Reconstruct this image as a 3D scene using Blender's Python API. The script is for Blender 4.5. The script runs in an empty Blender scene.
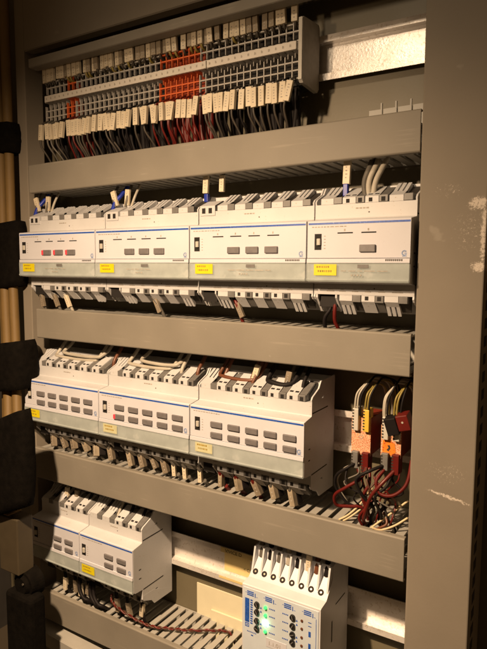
import bpy, bmesh, math, random
from mathutils import Vector, Matrix

random.seed(11)
S = 0.001                                   # everything below is written in millimetres
C = bpy.context.scene.collection
scn = bpy.context.scene

# ------------------------------------------------------------------ camera
cam = bpy.data.cameras.new('camera'); co = bpy.data.objects.new('camera', cam); C.objects.link(co)
cam.sensor_fit = 'HORIZONTAL'; cam.sensor_width = 36.0; cam.lens = 576.1 / 487 * 36
cam.clip_start = 0.01; cam.clip_end = 50
CX = Vector((0.84809, 0.0, 0.0))
def cam_axes():
    f = 576.1; cx, cy = 243.5, 324.5
    vx = Vector((-700 - cx, 262 - cy, f)); vz = Vector((214 - cx, 6080 - cy, f))
    ex = -vx.normalized(); ez = -vz.normalized(); ez = (ez - ex * ez.dot(ex)).normalized()
    ey = ez.cross(ex)
    if ey.z < 0: ey = -ey
    right = Vector((ex.x, ey.x, ez.x)); down = Vector((ex.y, ey.y, ez.y)); fwd = Vector((ex.z, ey.z, ez.z))
    return right, down, fwd
r_, d_, f_ = cam_axes()
M4 = Matrix.Identity(4)
for i in range(3):
    M4[i][0] = r_[i]; M4[i][1] = -d_[i]; M4[i][2] = -f_[i]
M4[0][3], M4[1][3], M4[2][3] = 0, -0.3987, 0
co.matrix_world = M4
scn.camera = co

# ------------------------------------------------------------------ world and lamp
w = bpy.data.worlds.new('World'); scn.world = w; w.use_nodes = True
bg = w.node_tree.nodes['Background']; bg.inputs[0].default_value = (1, .56, .24, 1); bg.inputs[1].default_value = 0.068
def spot(name, loc, target, power, color, size_deg, blend, radius):
    l = bpy.data.lights.new(name, 'SPOT'); l.energy = power; l.color = color
    l.spot_size = math.radians(size_deg); l.spot_blend = blend; l.shadow_soft_size = radius
    o = bpy.data.objects.new(name, l); C.objects.link(o)
    loc = Vector(loc) * S; o.location = loc
    o.rotation_euler = (Vector(target) * S - loc).to_track_quat('-Z', 'Y').to_euler()
    return o
lamp = spot('work_lamp', (-275, -300, 136), (-306, 0, -138), 1.0, (1, .69, .42), 122, 1.0, .008)
lamp.data.use_nodes = True                   # constant falloff evens the brightness; the light does not fade with distance
lnt = lamp.data.node_tree; le = lnt.nodes['Emission']; lf = lnt.nodes.new('ShaderNodeLightFalloff'); lf.inputs['Strength'].default_value = 84
lnt.links.new(lf.outputs['Constant'], le.inputs['Strength'])
spot('overhead_lamp', (-287, -622, 430), (-190, 0, 70), 5.5, (1, .74, .48), 60, 1.0, .03)
scn.view_settings.view_transform = 'Standard'; scn.view_settings.look = 'None'
scn.view_settings.exposure = 0; scn.view_settings.gamma = 1

# ------------------------------------------------------------------ materials
def mat(name, col, rough=.5, var=.08, scale=60, bump=.0, bscale=400, metal=0, emit=None, estr=0, alpha=1, spec=.5, speck=None, scratch=False):
    m = bpy.data.materials.new(name); m.use_nodes = True
    nt = m.node_tree; p = nt.nodes['Principled BSDF']
    p.inputs['Roughness'].default_value = rough; p.inputs['Metallic'].default_value = metal
    p.inputs['Alpha'].default_value = alpha; p.inputs['Specular IOR Level'].default_value = spec
    tc = nt.nodes.new('ShaderNodeTexCoord')
    n = nt.nodes.new('ShaderNodeTexNoise'); n.inputs['Scale'].default_value = scale; n.inputs['Detail'].default_value = 6
    nt.links.new(tc.outputs['Object'], n.inputs['Vector'])
    r = nt.nodes.new('ShaderNodeValToRGB')
    r.color_ramp.elements[0].position = .3; r.color_ramp.elements[1].position = .7
    a = [max(0, c * (1 - var)) for c in col]; b = [min(1, c * (1 + var)) for c in col]
    r.color_ramp.elements[0].color = (*a, 1); r.color_ramp.elements[1].color = (*b, 1)
    nt.links.new(n.outputs['Fac'], r.inputs[0])
    out = r.outputs[0]
    if speck:                                # (colour, scale, threshold): small flecks of another colour, part of the surface
        n3 = nt.nodes.new('ShaderNodeTexNoise'); n3.inputs['Scale'].default_value = speck[1]; n3.inputs['Detail'].default_value = 3
        nt.links.new(tc.outputs['Object'], n3.inputs['Vector'])
        r3 = nt.nodes.new('ShaderNodeValToRGB'); r3.color_ramp.elements[0].position = speck[2]; r3.color_ramp.elements[1].position = speck[2] + .05
        nt.links.new(n3.outputs['Fac'], r3.inputs[0])
        mx = nt.nodes.new('ShaderNodeMix'); mx.data_type = 'RGBA'
        nt.links.new(r3.outputs[0], mx.inputs[0]); nt.links.new(out, mx.inputs[6]); mx.inputs[7].default_value = (*speck[0], 1)
        out = mx.outputs[2]
    nt.links.new(out, p.inputs['Base Color'])
    if bump:
        n2 = nt.nodes.new('ShaderNodeTexNoise'); n2.inputs['Scale'].default_value = bscale; n2.inputs['Detail'].default_value = 4
        nt.links.new(tc.outputs['Object'], n2.inputs['Vector'])
        bp = nt.nodes.new('ShaderNodeBump'); bp.inputs['Strength'].default_value = bump; bp.inputs['Distance'].default_value = .0006
        nt.links.new(n2.outputs['Fac'], bp.inputs['Height']); nt.links.new(bp.outputs[0], p.inputs['Normal'])
        rr = nt.nodes.new('ShaderNodeMapRange'); rr.inputs[3].default_value = max(.05, rough - .12); rr.inputs[4].default_value = min(1, rough + .12)
        nt.links.new(n.outputs['Fac'], rr.inputs[0]); nt.links.new(rr.outputs[0], p.inputs['Roughness'])
    if scratch:
        mp = nt.nodes.new('ShaderNodeMapping'); mp.inputs['Scale'].default_value = (14, 14, 420); mp.inputs['Rotation'].default_value = (0, .06, 0)
        nt.links.new(tc.outputs['Object'], mp.inputs[0])
        ns = nt.nodes.new('ShaderNodeTexNoise'); ns.inputs['Scale'].default_value = 1.0; ns.inputs['Detail'].default_value = 2; nt.links.new(mp.outputs[0], ns.inputs['Vector'])
        nb = nt.nodes.new('ShaderNodeTexNoise'); nb.inputs['Scale'].default_value = 30; nt.links.new(tc.outputs['Object'], nb.inputs['Vector'])
        ml = nt.nodes.new('ShaderNodeMath'); ml.operation = 'MULTIPLY'; nt.links.new(ns.outputs['Fac'], ml.inputs[0]); nt.links.new(nb.outputs['Fac'], ml.inputs[1])
        rs = nt.nodes.new('ShaderNodeMapRange'); rs.inputs[1].default_value = .35; rs.inputs[2].default_value = .44; rs.inputs[4].default_value = .30; nt.links.new(ml.outputs[0], rs.inputs[0])
        ms = nt.nodes.new('ShaderNodeMix'); ms.data_type = 'RGBA'; nt.links.new(rs.outputs[0], ms.inputs[0]); nt.links.new(p.inputs['Base Color'].links[0].from_socket, ms.inputs[6])
        ms.inputs[7].default_value = (*[min(1, c*1.7) for c in col], 1); nt.links.new(ms.outputs[2], p.inputs['Base Color'])
    if emit:
        p.inputs['Emission Color'].default_value = (*emit, 1); p.inputs['Emission Strength'].default_value = estr
    return m
K = {}
K['white'] = mat('light_grey_plastic', (.54, .545, .56), .45, .07, 25, .10, 900, spec=.35, speck=((.42, .38, .33), 560, .67))
K['white2'] = mat('ivory_plastic', (.50, .48, .43), .45, .07, 60, .10, 900)
K['face'] = mat('front_plate_plastic', (.59, .60, .66), .48, .06, 16, .06, 900, spec=.3, speck=((.44, .40, .36), 620, .69))
K['duct'] = mat('grey_duct_plastic', (.225, .206, .172), .55, .10, 16, .10, 700, spec=.25, speck=((.29, .27, .235), 90, .70), scratch=True)
K['finger'] = mat('duct_wall_plastic', (.34, .33, .30), .5, .10, 30, .08, 700)
K['paint'] = mat('cabinet_paint', (.225, .198, .160), .62, .07, 14, .08, 520, spec=.14, speck=((.27, .242, .20), 60, .70))
K['panel'] = mat('back_panel_paint', (.125, .108, .068), .5, .10, 18, .10, 500)
K['chip'] = mat('bare_primer', (.55, .49, .42), .7, .2, 300, .3, 900)
K['rail'] = mat('galvanised_steel', (.76, .73, .70), .33, .08, 70, .2, 600, metal=.4, speck=((.62, .57, .51), 420, .60))
K['black'] = mat('black_plastic', (.012, .011, .010), .45, .3, 80)
K['hole'] = mat('recess_shade_black', (.010, .008, .007), .8, .2, 80)  # near-black painted in for the shade inside openings and slits
K['cloth'] = mat('black_fabric_sleeve', (.005, .004, .003), .95, .4, 160, .5, 900, spec=.08)
K['boxtan'] = mat('dull_tan_box', (.06, .046, .026), .6, .12, 60)
K['clamp'] = mat('grey_clamp', (.15, .145, .14), .45, .15, 200)
K['gap_shade'] = mat('painted_gap_shade', (.035, .030, .026), .6, .2, 200)  # solid dark filler painted as the shade between clamps and fins
K['button'] = mat('grey_button', (.165, .155, .16), .4, .10, 250, .05)
K['blue'] = mat('blue_stripe', (.02, .09, .42), .4, .25, 700, speck=((.25, .33, .55), 900, .66))
K['emblem'] = mat('pale_blue_print', (.22, .30, .50), .5, .25, 600)
K['bluewire'] = mat('blue_insulation', (.01, .03, .30), .4)
K['yellow'] = mat('yellow_sticker', (.68, .58, .008), .5, .08, 150)
K['clear'] = mat('clear_greenish_plastic', (.52, .58, .57), .08, .12, 90, .20, 200, alpha=.52, speck=((.64, .69, .68), 60, .58))
K['yellow2'] = mat('glare_paled_sticker', (.56, .55, .34), .5, .1, 150)  # paler yellow carries the glare of the clear cover in its colour
K['stprint'] = mat('worn_sticker_print', (.33, .22, .02), .6, .3, 500)
K['print'] = mat('faint_print', (.34, .31, .27), .6, .3, 500)
K['ink'] = mat('black_print', (.03, .025, .02), .6, .3, 500)
K['red_led'] = mat('red_indicator', (.75, .05, .07), .35, .1, 200, emit=(1, .05, .06), estr=.25)
K['green_led'] = mat('green_indicator_lit', (.05, .7, .12), .3, .1, 200, emit=(.05, 1, .15), estr=1.6)
K['green_bright'] = mat('green_indicator_bright', (.3, .9, .4), .3, .1, 200, emit=(.35, 1, .5), estr=45)
K['amber'] = mat('dull_amber_indicator', (.13, .05, .025), .35, .1, 200)
K['tgrey'] = mat('grey_terminal', (.42, .40, .37), .5, .12, 200, .1)
K['torange'] = mat('orange_terminal', (.62, .125, .035), .5, .22, 200, .1)
K['oback'] = mat('orange_terminal_shade', (.26, .035, .008), .5, .2, 200)  # darkened orange, painted shade behind the ribs of the orange terminals
K['sleeve'] = mat('cream_marker_sleeve', (.64, .56, .42), .5, .12, 90, .1)
K['sleeve2'] = mat('tan_marker_sleeve', (.22, .18, .13), .5, .25, 130, .1)
K['sleeve3'] = mat('shade_browned_sleeve', (.30, .25, .18), .5, .3, 130, .1)  # sleeve colour browned to paint the shade over the upper tags
K['strip'] = mat('white_marker_strip', (.66, .62, .56), .45, .06, 60)
K['wgrey'] = mat('grey_insulation', (.11, .10, .085), .45, .2, 80)
K['wdim'] = mat('shade_dimmed_insulation', (.055, .046, .036), .5, .3, 80)  # grey insulation darkened, painted shade for the wires at the terminal strip
K['wlight'] = mat('pale_grey_insulation', (.42, .39, .33), .45, .1, 80)
K['wred'] = mat('dark_red_insulation', (.11, .010, .007), .4, .2, 80)
K['wred2'] = mat('red_insulation', (.10, .008, .006), .5, .2, 80, spec=.2)
K['wblack'] = mat('black_insulation', (.010, .008, .008), .6, .2, 80, spec=.2)
K['wbrown'] = mat('brown_insulation', (.13, .045, .02), .4, .2, 80)
K['wbrown2'] = mat('dark_brown_insulation', (.07, .025, .012), .5, .2, 80)
K['wcream'] = mat('cream_insulation', (.60, .48, .29), .45, .1, 80)
K['wyellow'] = mat('yellow_green_insulation', (.26, .20, .05), .45, .2, 80)
K['cable'] = mat('ochre_cable_jacket', (.17, .105, .033), .65, .12, 40, .15, 300)
K['board'] = mat('orange_speckled_label', (.70, .44, .28), .5, .1, 200, speck=((.50, .12, .04), 1300, .52))
K['boardside'] = mat('red_brown_housing', (.20, .030, .014), .45, .2, 120)
K['orangelab'] = mat('orange_sticker', (.75, .22, .02), .5, .1, 200, speck=((.45, .08, .02), 500, .6))
K['yplug'] = mat('yellow_plug', (.66, .45, .06), .45)
K['cream'] = mat('cream_card', (.62, .58, .42), .6, .05, 50)
K['tape'] = mat('yellowed_label_tape', (.66, .53, .24), .5, .06, 60)
K['relay'] = mat('relay_housing_plastic', (.62, .63, .66), .45, .05, 50, .10, 900)
K['relayface'] = mat('relay_front_foil', (.58, .65, .72), .38, .05, 50, .05, 900)
K['steel'] = mat('screw_steel', (.30, .27, .22), .35, .2, 300, metal=.8)
K['dark'] = mat('void_black_wall', (.02, .017, .014), .7, .2, 30)  # wall coloured near black to paint the unlit depth beside the left post

# ------------------------------------------------------------------ mesh helpers
class MB:
    """collects shapes (in mm) and links them as ONE mesh object"""
    def __init__(s): s.bm = bmesh.new(); s.mi = 0; s.mats = []
    def m(s, key):
        mm = K[key]
        if mm not in s.mats: s.mats.append(mm)
        s.mi = s.mats.index(mm); return s
    def _f(s, vs):
        try: f = s.bm.faces.new(vs); f.material_index = s.mi; return f
        except ValueError: return None
    def box(s, x0, x1, y0, y1, z0, z1, bev=0, rot=None, piv=None, seg=2):
        pts = [(x0,y0,z0),(x1,y0,z0),(x1,y1,z0),(x0,y1,z0),(x0,y0,z1),(x1,y0,z1),(x1,y1,z1),(x0,y1,z1)]
        vs = [s.bm.verts.new(p) for p in pts]
        fs = [s._f([vs[i] for i in q]) for q in ((0,3,2,1),(4,5,6,7),(0,1,5,4),(1,2,6,5),(2,3,7,6),(3,0,4,7))]
        geo = vs
        if bev:
            es = list({e for f in fs for e in f.edges})
            r = bmesh.ops.bevel(s.bm, geom=es, offset=bev, segments=seg, affect='EDGES', profile=.5)
            for f in r['faces']: f.material_index = s.mi
            geo = list({v for f in r['faces'] for v in f.verts} | {v for v in vs if v.is_valid})
        if rot:
            p = Vector(piv) if piv else Vector(((x0+x1)/2,(y0+y1)/2,(z0+z1)/2))
            R = Matrix.Translation(p) @ rot.to_4x4() @ Matrix.Translation(-p)
            for v in geo: v.co = R @ v.co
        return s
    def prism(s, prof, x0, x1):              # prof: (y, z) outline, extruded along x
        a = [s.bm.verts.new((x0, y, z)) for y, z in prof]; b = [s.bm.verts.new((x1, y, z)) for y, z in prof]
        n = len(prof)
        s._f(a); s._f(list(reversed(b)))
        for i in range(n): s._f([a[i], b[i], b[(i+1) % n], a[(i+1) % n]])
        return s
    def poly(s, prof, z0, z1):               # (x, y) outline extruded along z
        a = [s.bm.verts.new((x, y, z0)) for x, y in prof]; b = [s.bm.verts.new((x, y, z1)) for x, y in prof]
        n = len(prof); s._f(list(reversed(a))); s._f(b)
        for i in range(n): s._f([a[i], a[(i+1) % n], b[(i+1) % n], b[i]])
        return s
    def front(s, prof, y0, y1):              # (x, z) outline extruded along y
        a = [s.bm.verts.new((x, y0, z)) for x, z in prof]; b = [s.bm.verts.new((x, y1, z)) for x, z in prof]
        n = len(prof); s._f(a); s._f(list(reversed(b)))
        for i in range(n): s._f([a[i], b[i], b[(i+1) % n], a[(i+1) % n]])
        return s
    def quad(s, *pts): s._f([s.bm.verts.new(p) for p in pts]); return s
    def cyl(s, c, r, axis, h, n=16, r2=None):
        axis = Vector(axis).normalized(); u = axis.orthogonal().normalized(); v = axis.cross(u); c = Vector(c)
        r2 = r if r2 is None else r2
        a = [s.bm.verts.new(c + r*(u*math.cos(t)+v*math.sin(t))) for t in [2*math.pi*i/n for i in range(n)]]
        b = [s.bm.verts.new(c + axis*h + r2*(u*math.cos(t)+v*math.sin(t))) for t in [2*math.pi*i/n for i in range(n)]]
        s._f(list(reversed(a))); s._f(b)
        for i in range(n): s._f([a[i], a[(i+1)%n], b[(i+1)%n], b[i]])
        return s
    def tube(s, pts, r, n=8, sub=6, smooth=True):
        P = [Vector(p) for p in pts]
        if smooth and len(P) > 2:
            Q = []
            for i in range(len(P)-1):
                p0 = P[max(0,i-1)]; p1 = P[i]; p2 = P[i+1]; p3 = P[min(len(P)-1,i+2)]
                for k in range(sub):
                    t = k/sub
                    Q.append(.5*((2*p1)+(-p0+p2)*t+(2*p0-5*p1+4*p2-p3)*t*t+(-p0+3*p1-3*p2+p3)*t**3))
            Q.append(P[-1]); P = Q
        rings = []; up = None
        for i, p in enumerate(P):
            d = (P[min(i+1,len(P)-1)] - P[max(i-1,0)])
            if d.length < 1e-6: d = Vector((0,0,1))
            d.normalize()
            if up is None: up = d.orthogonal().normalized()
            up = (up - d*up.dot(d)); up = up.normalized() if up.length > 1e-6 else d.orthogonal().normalized()
            v = d.cross(up)
            rings.append([s.bm.verts.new(p + r*(up*math.cos(a)+v*math.sin(a))) for a in [2*math.pi*j/n for j in range(n)]])
        for a, b in zip(rings, rings[1:]):
            for j in range(n):
                f = s._f([a[j], a[(j+1)%n], b[(j+1)%n], b[j]])
                if f: f.smooth = True
        s._f(list(reversed(rings[0]))); s._f(rings[-1])
        return s
    def build(s, name, parent=None, loc=(0,0,0), rot=None):
        bmesh.ops.recalc_face_normals(s.bm, faces=s.bm.faces[:])
        bmesh.ops.scale(s.bm, vec=(S,S,S), verts=s.bm.verts[:])
        me = bpy.data.meshes.new(name); s.bm.to_mesh(me); s.bm.free()
        for m in s.mats: me.materials.append(m)
        o = bpy.data.objects.new(name, me); C.objects.link(o)
        o.location = Vector(loc)*S
        if rot: o.rotation_euler = rot
        if parent: o.parent = parent
        return o
def B(key): return MB().m(key)
def soft(o, w=.35):
    b = o.modifiers.new('edge', 'BEVEL'); b.width = w*S; b.segments = 2; b.limit_method = 'ANGLE'; b.angle_limit = math.radians(40)
    return o
def tag(o, label, cat, group=None, kind=None):
    o['label'] = label; o['category'] = cat
    if group: o['group'] = group
    if kind: o['kind'] = kind
    return o
def thing(name, label, cat, loc, group=None, rot=None):
    o = bpy.data.objects.new(name, None); C.objects.link(o); o.empty_display_size = .01
    o.location = Vector(loc)*S
    if rot: o.rotation_euler = rot
    return tag(o, label, cat, group)
def copy_tree(o, parent=None):
    c = o.copy(); C.objects.link(c)
    if parent: c.parent = parent
    for ch in list(o.children): copy_tree(ch, c)
    return c
def rx(a): return Matrix.Rotation(math.radians(a), 3, 'X')
def ry(a): return Matrix.Rotation(math.radians(a), 3, 'Y')
def rz(a): return Matrix.Rotation(math.radians(a), 3, 'Z')
def text(body, size, name, key, parent, loc, extr=.05, sx=1.0, rot=(math.pi/2, 0, 0)):
    cu = bpy.data.curves.new(name, 'FONT'); cu.body = body; cu.size = size*S; cu.extrude = extr*S
    t = bpy.data.objects.new(name, cu); C.objects.link(t)
    bpy.context.view_layer.update()
    me = bpy.data.meshes.new_from_object(t.evaluated_get(bpy.context.evaluated_depsgraph_get()))
    bpy.data.objects.remove(t)
    o = bpy.data.objects.new(name, me); C.objects.link(o)
    me.materials.clear(); me.materials.append(K[key])
    o.location = Vector(loc)*S; o.rotation_euler = rot; o.scale = (sx, 1, 1)
    if parent: o.parent = parent
    return o
ORD = ['zeroth','first','second','third','fourth','fifth','sixth','seventh','eighth','ninth','tenth','eleventh','twelfth','thirteenth',
       'fourteenth','fifteenth','sixteenth','seventeenth','eighteenth','nineteenth','twentieth']

# ------------------------------------------------------------------ cabinet
cab = thing('control_cabinet', 'grey painted steel control cabinet frame with scuffed right post', 'cabinet', (-310, 58, -470))
OX, OY, OZ = -310, 58, -470
def cpart(mb, name): return mb.build(name, cab, (-OX, -OY, -OZ))
cpart(B('panel').box(-640, -40, 58, 60, -470, 330), 'back_panel')
# right post: folded steel section, slotted on its outer flank
def scuffed_paint():
    m = K['paint'].copy(); m.name = 'scuffed_cabinet_paint'; nt = m.node_tree; K['scuffed'] = m
    p = nt.nodes['Principled BSDF']; src = p.inputs['Base Color'].links[0].from_socket
    tc = nt.nodes.new('ShaderNodeTexCoord'); sp = nt.nodes.new('ShaderNodeSeparateXYZ'); nt.links.new(tc.outputs['Object'], sp.inputs[0])
    def M(op, a, b=None):
        n = nt.nodes.new('ShaderNodeMath'); n.operation = op
        for i, v in enumerate((a, b)):
            if v is None: continue
            if isinstance(v, (int, float)): n.inputs[i].default_value = v
            else: nt.links.new(v, n.inputs[i])
        return n.outputs[0]
    X = M('MULTIPLY', sp.outputs[0], 1000); Z = M('MULTIPLY', sp.outputs[2], 1000)
    def noise(scale, det=5, rough=.7):
        n = nt.nodes.new('ShaderNodeTexNoise'); n.inputs['Scale'].default_value = scale; n.inputs['Detail'].default_value = det; n.inputs['Roughness'].default_value = rough
        nt.links.new(tc.outputs['Object'], n.inputs['Vector']); return n.outputs['Fac']
    wob = M('MULTIPLY', M('SUBTRACT', noise(160), .5), 4.0)
    def patch(cx, cz, hx, hz, slope=0, k=1.0):
        dx = M('DIVIDE', M('SUBTRACT', X, cx), hx)
        zz = M('SUBTRACT', M('ADD', Z, wob), cz)
        if slope: zz = M('SUBTRACT', zz, M('MULTIPLY', M('SUBTRACT', X, cx), slope))
        dz = M('DIVIDE', zz, hz)
        return M('MULTIPLY', M('MAXIMUM', M('SUBTRACT', 1, M('ADD', M('POWER', M('ABSOLUTE', dx), 2.5), M('POWER', M('ABSOLUTE', dz), 2.5))), 0), k)
    tot = None
    for a in ((-62.5, 22, 3.6, 26), (-67, 41, 8, 5.5), (-65.5, 1, 6, 4.5), (-72, 24, 12, 16, 0, .30), (-78, -154.5, 17, 1.5, -.17, .95), (-80, -138, 15, 9, 0, .27), (-86, 50, 12, 5, 0, .3)):
        q = patch(*a); tot = q if tot is None else M('MAXIMUM', tot, q)
    g = M('ADD', M('MULTIPLY', tot, .70), M('MULTIPLY', M('SUBTRACT', noise(900, 6, .85), .5), 3.0))
    rp = nt.nodes.new('ShaderNodeMapRange'); rp.inputs[1].default_value = .38; rp.inputs[2].default_value = .6; nt.links.new(M('MULTIPLY', g, M('GREATER_THAN', tot, .02)), rp.inputs[0])
    mx = nt.nodes.new('ShaderNodeMix'); mx.data_type = 'RGBA'; nt.links.new(rp.outputs[0], mx.inputs[0]); nt.links.new(src, mx.inputs[6]); mx.inputs[7].default_value = (.60, .54, .47, 1)
    nt.links.new(mx.outputs[2], p.inputs['Base Color'])
scuffed_paint()
p = B('scuffed').box(-104.5, -62, -5, 40, -470, 330, .9)
p.m('hole')
for k in range(64):
    z = -460 + 12*k
    p.box(-62.6, -61.8, 6, 15, z, z+7)
post = cpart(p, 'frame_post')
cpart(B('paint').box(-529, -515, 7.5, 30, -470, 330, .7), 'frame_post')
h = B('paint').prism([(7.5,330),(7.5,219.5),(8.5,218.5),(18,218.5),(18,330)], -514.6, -105)
cpart(h, 'frame_header')
cpart(B('dark').box(-640, -637, -60, 57.5, -470, 330), 'side_panel')

# ------------------------------------------------------------------ DIN rails
def rail(z, x0, x1, label):
    pr = [(47,z+17.5),(48,z+17.5),(48,z+13),(54,z+13),(54,z-13),(48,z-13),(48,z-17.5),(47,z-17.5),(47,z-12),(53,z-12),(53,z+12),(47,z+12)]
    pr = [(47.2,z+17.5),(48.2,z+17.5),(48.2,z+13.2),(55.2,z+13.2),(55.2,z-13.2),(48.2,z-13.2),(48.2,z-17.5),(47.2,z-17.5),(47.2,z-12.2),(54.2,z-12.2),(54.2,z+12.2),(47.2,z+12.2)]
    t = thing('din_rail', label, 'mounting rail', ((x0+x1)/2, 55.2, z), 'steel mounting rails')
    mb = B('rail').prism([(y-55.2, q-z) for y, q in pr], (x0-x1)/2, (x1-x0)/2)
    mb.build('rail_profile', t)
    return t
rail(168, -505, -112, 'bright steel rail behind the terminal strip, bare at its right end')
rail(-136.5, -505, -112, 'steel rail behind the middle module row, bare beside the orange blocks')
rail_c = rail(-288, -505, -112, 'steel rail behind the lowest module row, carrying a yellowed label')
# yellowed tape with writing on the lowest rail
t = thing('label_tape', 'yellowed label tape with black capitals stuck on the lowest rail', 'label', (-284, 53.9, -288))
B('tape').box(-14, 15, -.25, .1, -9.5, 9.5).build('tape_strip', t)
B('tape').box(-14, 26, -7.05, -6.8, 12.3, 17.3).build('tape_strip', t)
B('tape').box(-16, 15, -7.15, -6.8, -14.6, -12.4).build('tape_strip', t)
text('VIVICE D', 4.6, 'lettering', 'ink', t, (-9, -7.1, 13.1), .04, 1.05)
text('< C', 4.2, 'lettering', 'ink', t, (8, -.3, -4), .04, 1.0)
# cream card and its raised pocket on the back panel
t = thing('wiring_card', 'blank cream card on the back panel below the lowest rail', 'card', (-300, 57.5, -345))
B('cream').box(-34, 40, -.8, 0.3, -40, 22, .2).build('card_sheet', t)
B('cream').box(-15, 40, -3.2, -1.0, -30, 0, .5).build('card_pocket', t)

# ------------------------------------------------------------------ wiring ducts
def duct(x0, x1, z0, z1, label, tilt=0, extra=None):
    t = thing('cable_duct', label, 'cable duct', ((x0+x1)/2, 57.5, (z0+z1)/2), 'slotted cable ducts', (0, -math.radians(tilt), 0))
    L = (x1-x0)/2; h = (z1-z0)/2
    c = .9
    pr = [(-57.5+c,-h),(-57.5,-h+c),(-57.5,h-c),(-57.5+c,h),(-52.5,h),(-52.5,h-1.3),(-56,h-1.3),(-56,-h+1.3),(-52.5,-h+1.3),(-52.5,-h)]
    soft(B('duct').prism(pr, -L, L).build('duct_cover', t), .4)
    mb = B('finger')
    mb.box(-L+1, L-1, -1.5, -.2, -h+1.5, h-1.5)
    n = int((2*L-2)/10)
    for i in range(n+1):
        x = -L + 3 + i*10
        if x + 6 > L: break
        for s in (1, -1):
            za, zb = sorted((s*(h-1.5), s*(h-2.9)))
            j = random.uniform(-.25, .25)
            mb.box(x, x+6.2, -55.8, -1.6, za+j*.3, zb+j*.3)
    mb.build('slotted_channel', t)
    return t
d1 = duct(-504, -106.6, 75.7, 104.2, 'grey cable duct between the terminal strip and the top modules', .45)
mb = B('finger')
for k in range(4):
    x = 305.3 - 157 + 11.2*k
    mb.box(x, x+10.2, -17, -15.6, 11, 28.5); mb.box(x+9, x+10.2, -17.2, -15.4, 11, 33)
mb.build('rear_comb', d1)
duct(-499, -108.4, -75.8, -45.2, 'grey cable duct between the top and middle module rows', -.2)
duct(-510, -108, -227.6, -194.4, 'grey cable duct below the middle row with wires entering its slots', 0.1)
duct(-507, -108, -388, -354.5, 'lowest grey cable duct with a twisted red pair lying on it', 0)
# thin cover strip above the terminal strip
t = thing('cover_strip', 'narrow bare edged cover strip above the terminal strip', 'cover strip', (-305, 14, 202))
B('duct').prism([(-14,-3.8),(-13.2,-4.4),(-3,-4.4),(-3,-3.2),(-12.6,-3.2),(-12.6,4),(-14,4)], -194, 199).build('strip_profile', t)

# loose duct lids at the foot of the cabinet
t = thing('duct_lid', 'loose grey duct lid lying at the foot of the cabinet, lower left', 'duct lid', (-465, 0, -418))
B('finger').box(-50, 60, -10, 40, 20, 23, .5, ry(3)).build('lid_profile', t)
B('finger').box(-50, 60, -11.5, -10, 8, 23, .3, ry(3), (5,0,21.5)).build('lid_flange', t)

# ------------------------------------------------------------------ rail terminal strip
T0, TP, TN = -496.0, 6.3, 46
def terminal_mesh(key):
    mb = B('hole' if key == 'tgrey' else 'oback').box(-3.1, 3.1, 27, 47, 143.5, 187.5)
    mb.m(key)
    mb.box(-3.05, -2.2, 17.0, 19.6, 143.8, 163.0); mb.box(-3.05, -2.2, 18.6, 21, 175.5, 188.2); mb.box(-3.05, -2.2, 22.0, 26, 163, 175.5)
    mb.box(-2.2, 3.05, 15.9, 25.9, 166.4, 172.4)
    for z in (186.6, 181.0): mb.box(-2.2, 3.05, 18.8, 20.8, z, z+1.1)
    mb.box(-2.2, 3.05, 22.5, 26.1, 175.6, 176.5)
    for z in (157.6, 151.4, 145.2): mb.box(-2.2, 3.05, 17.2, 19.4, z, z+1.1)
    return mb
proto_t = {}
orange = set([5, 6] + list(range(24, 31)))
for i in range(TN):
    key = 'torange' if i in orange else 'tgrey'
    if i in (5, 6): lab = 'orange rail terminal near the strip end, %s of the pair' % ('left' if i == 5 else 'right')
    elif i in orange: lab = '%s orange rail terminal from the left in the wide orange run' % ORD[i-23]
    elif i < 5: lab = '%s grey rail terminal from the strip\'s left end' % ORD[i+1]
    elif i < 16: lab = '%s grey rail terminal right of the orange pair' % ORD[i-6]
    elif i < 24: lab = '%s grey rail terminal left of the wide orange run' % ORD[24-i]
    elif i < 39: lab = '%s grey rail terminal right of the wide orange run' % ORD[i-30]
    else: lab = '%s grey rail terminal from the end plate' % ORD[TN-i]
    loc = (T0 + TP*(i+.5), 47, 166)
    if key not in proto_t:
        mb = terminal_mesh(key); bmesh.ops.translate(mb.bm, vec=(0,-47,-166), verts=mb.bm.verts[:])
        o = mb.build('rail_terminal', None, loc); proto_t[key] = o
    else:
        o = proto_t[key].copy(); C.objects.link(o); o.location = Vector(loc)*S
    tag(o, lab, 'terminal', 'rail terminals in the strip')
def marker(x0, x1, label):
    t = thing('marker_strip', label, 'marker strip', ((x0+x1)/2, 15.7, 169.4), 'white marker strips')
    L = (x1-x0)/2
    B('strip').box(-L, L, -2.2, 0.1, -3.1, 3.1, .3).build('strip_body', t)
    mb = B('print'); x = -L+2.4
    while x < L-1:
        mb.box(x, x+.8, -2.3, -2.15, -.9, 1.1); mb.box(x+1.1, x+1.5, -2.3, -2.15, -.9, .2 + random.random()); x += TP
    mb.build('number_print', t)
marker(-493, -291.5, 'long white number strip on the left of the terminal row')
marker(-290.6, -207, 'short white number strip beside the end plate')
t = thing('end_plate', 'tall beige end plate closing the right end of the terminal strip', 'end plate', (-204.5, 47, 166))
B('tgrey').prism([(-31,-22),(-31,23.5),(-29,25),(-2,27.5),(0,25),(0,-22),(-3,-25.5),(-29,-24)], -1.4, 1.8).build('plate_body', t)
B('white2').prism([(-31.8,-22),(-31.8,23.8),(-31.05,23.8),(-31.05,-22)], -1.3, 1.6).build('plate_edge', t)

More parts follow.
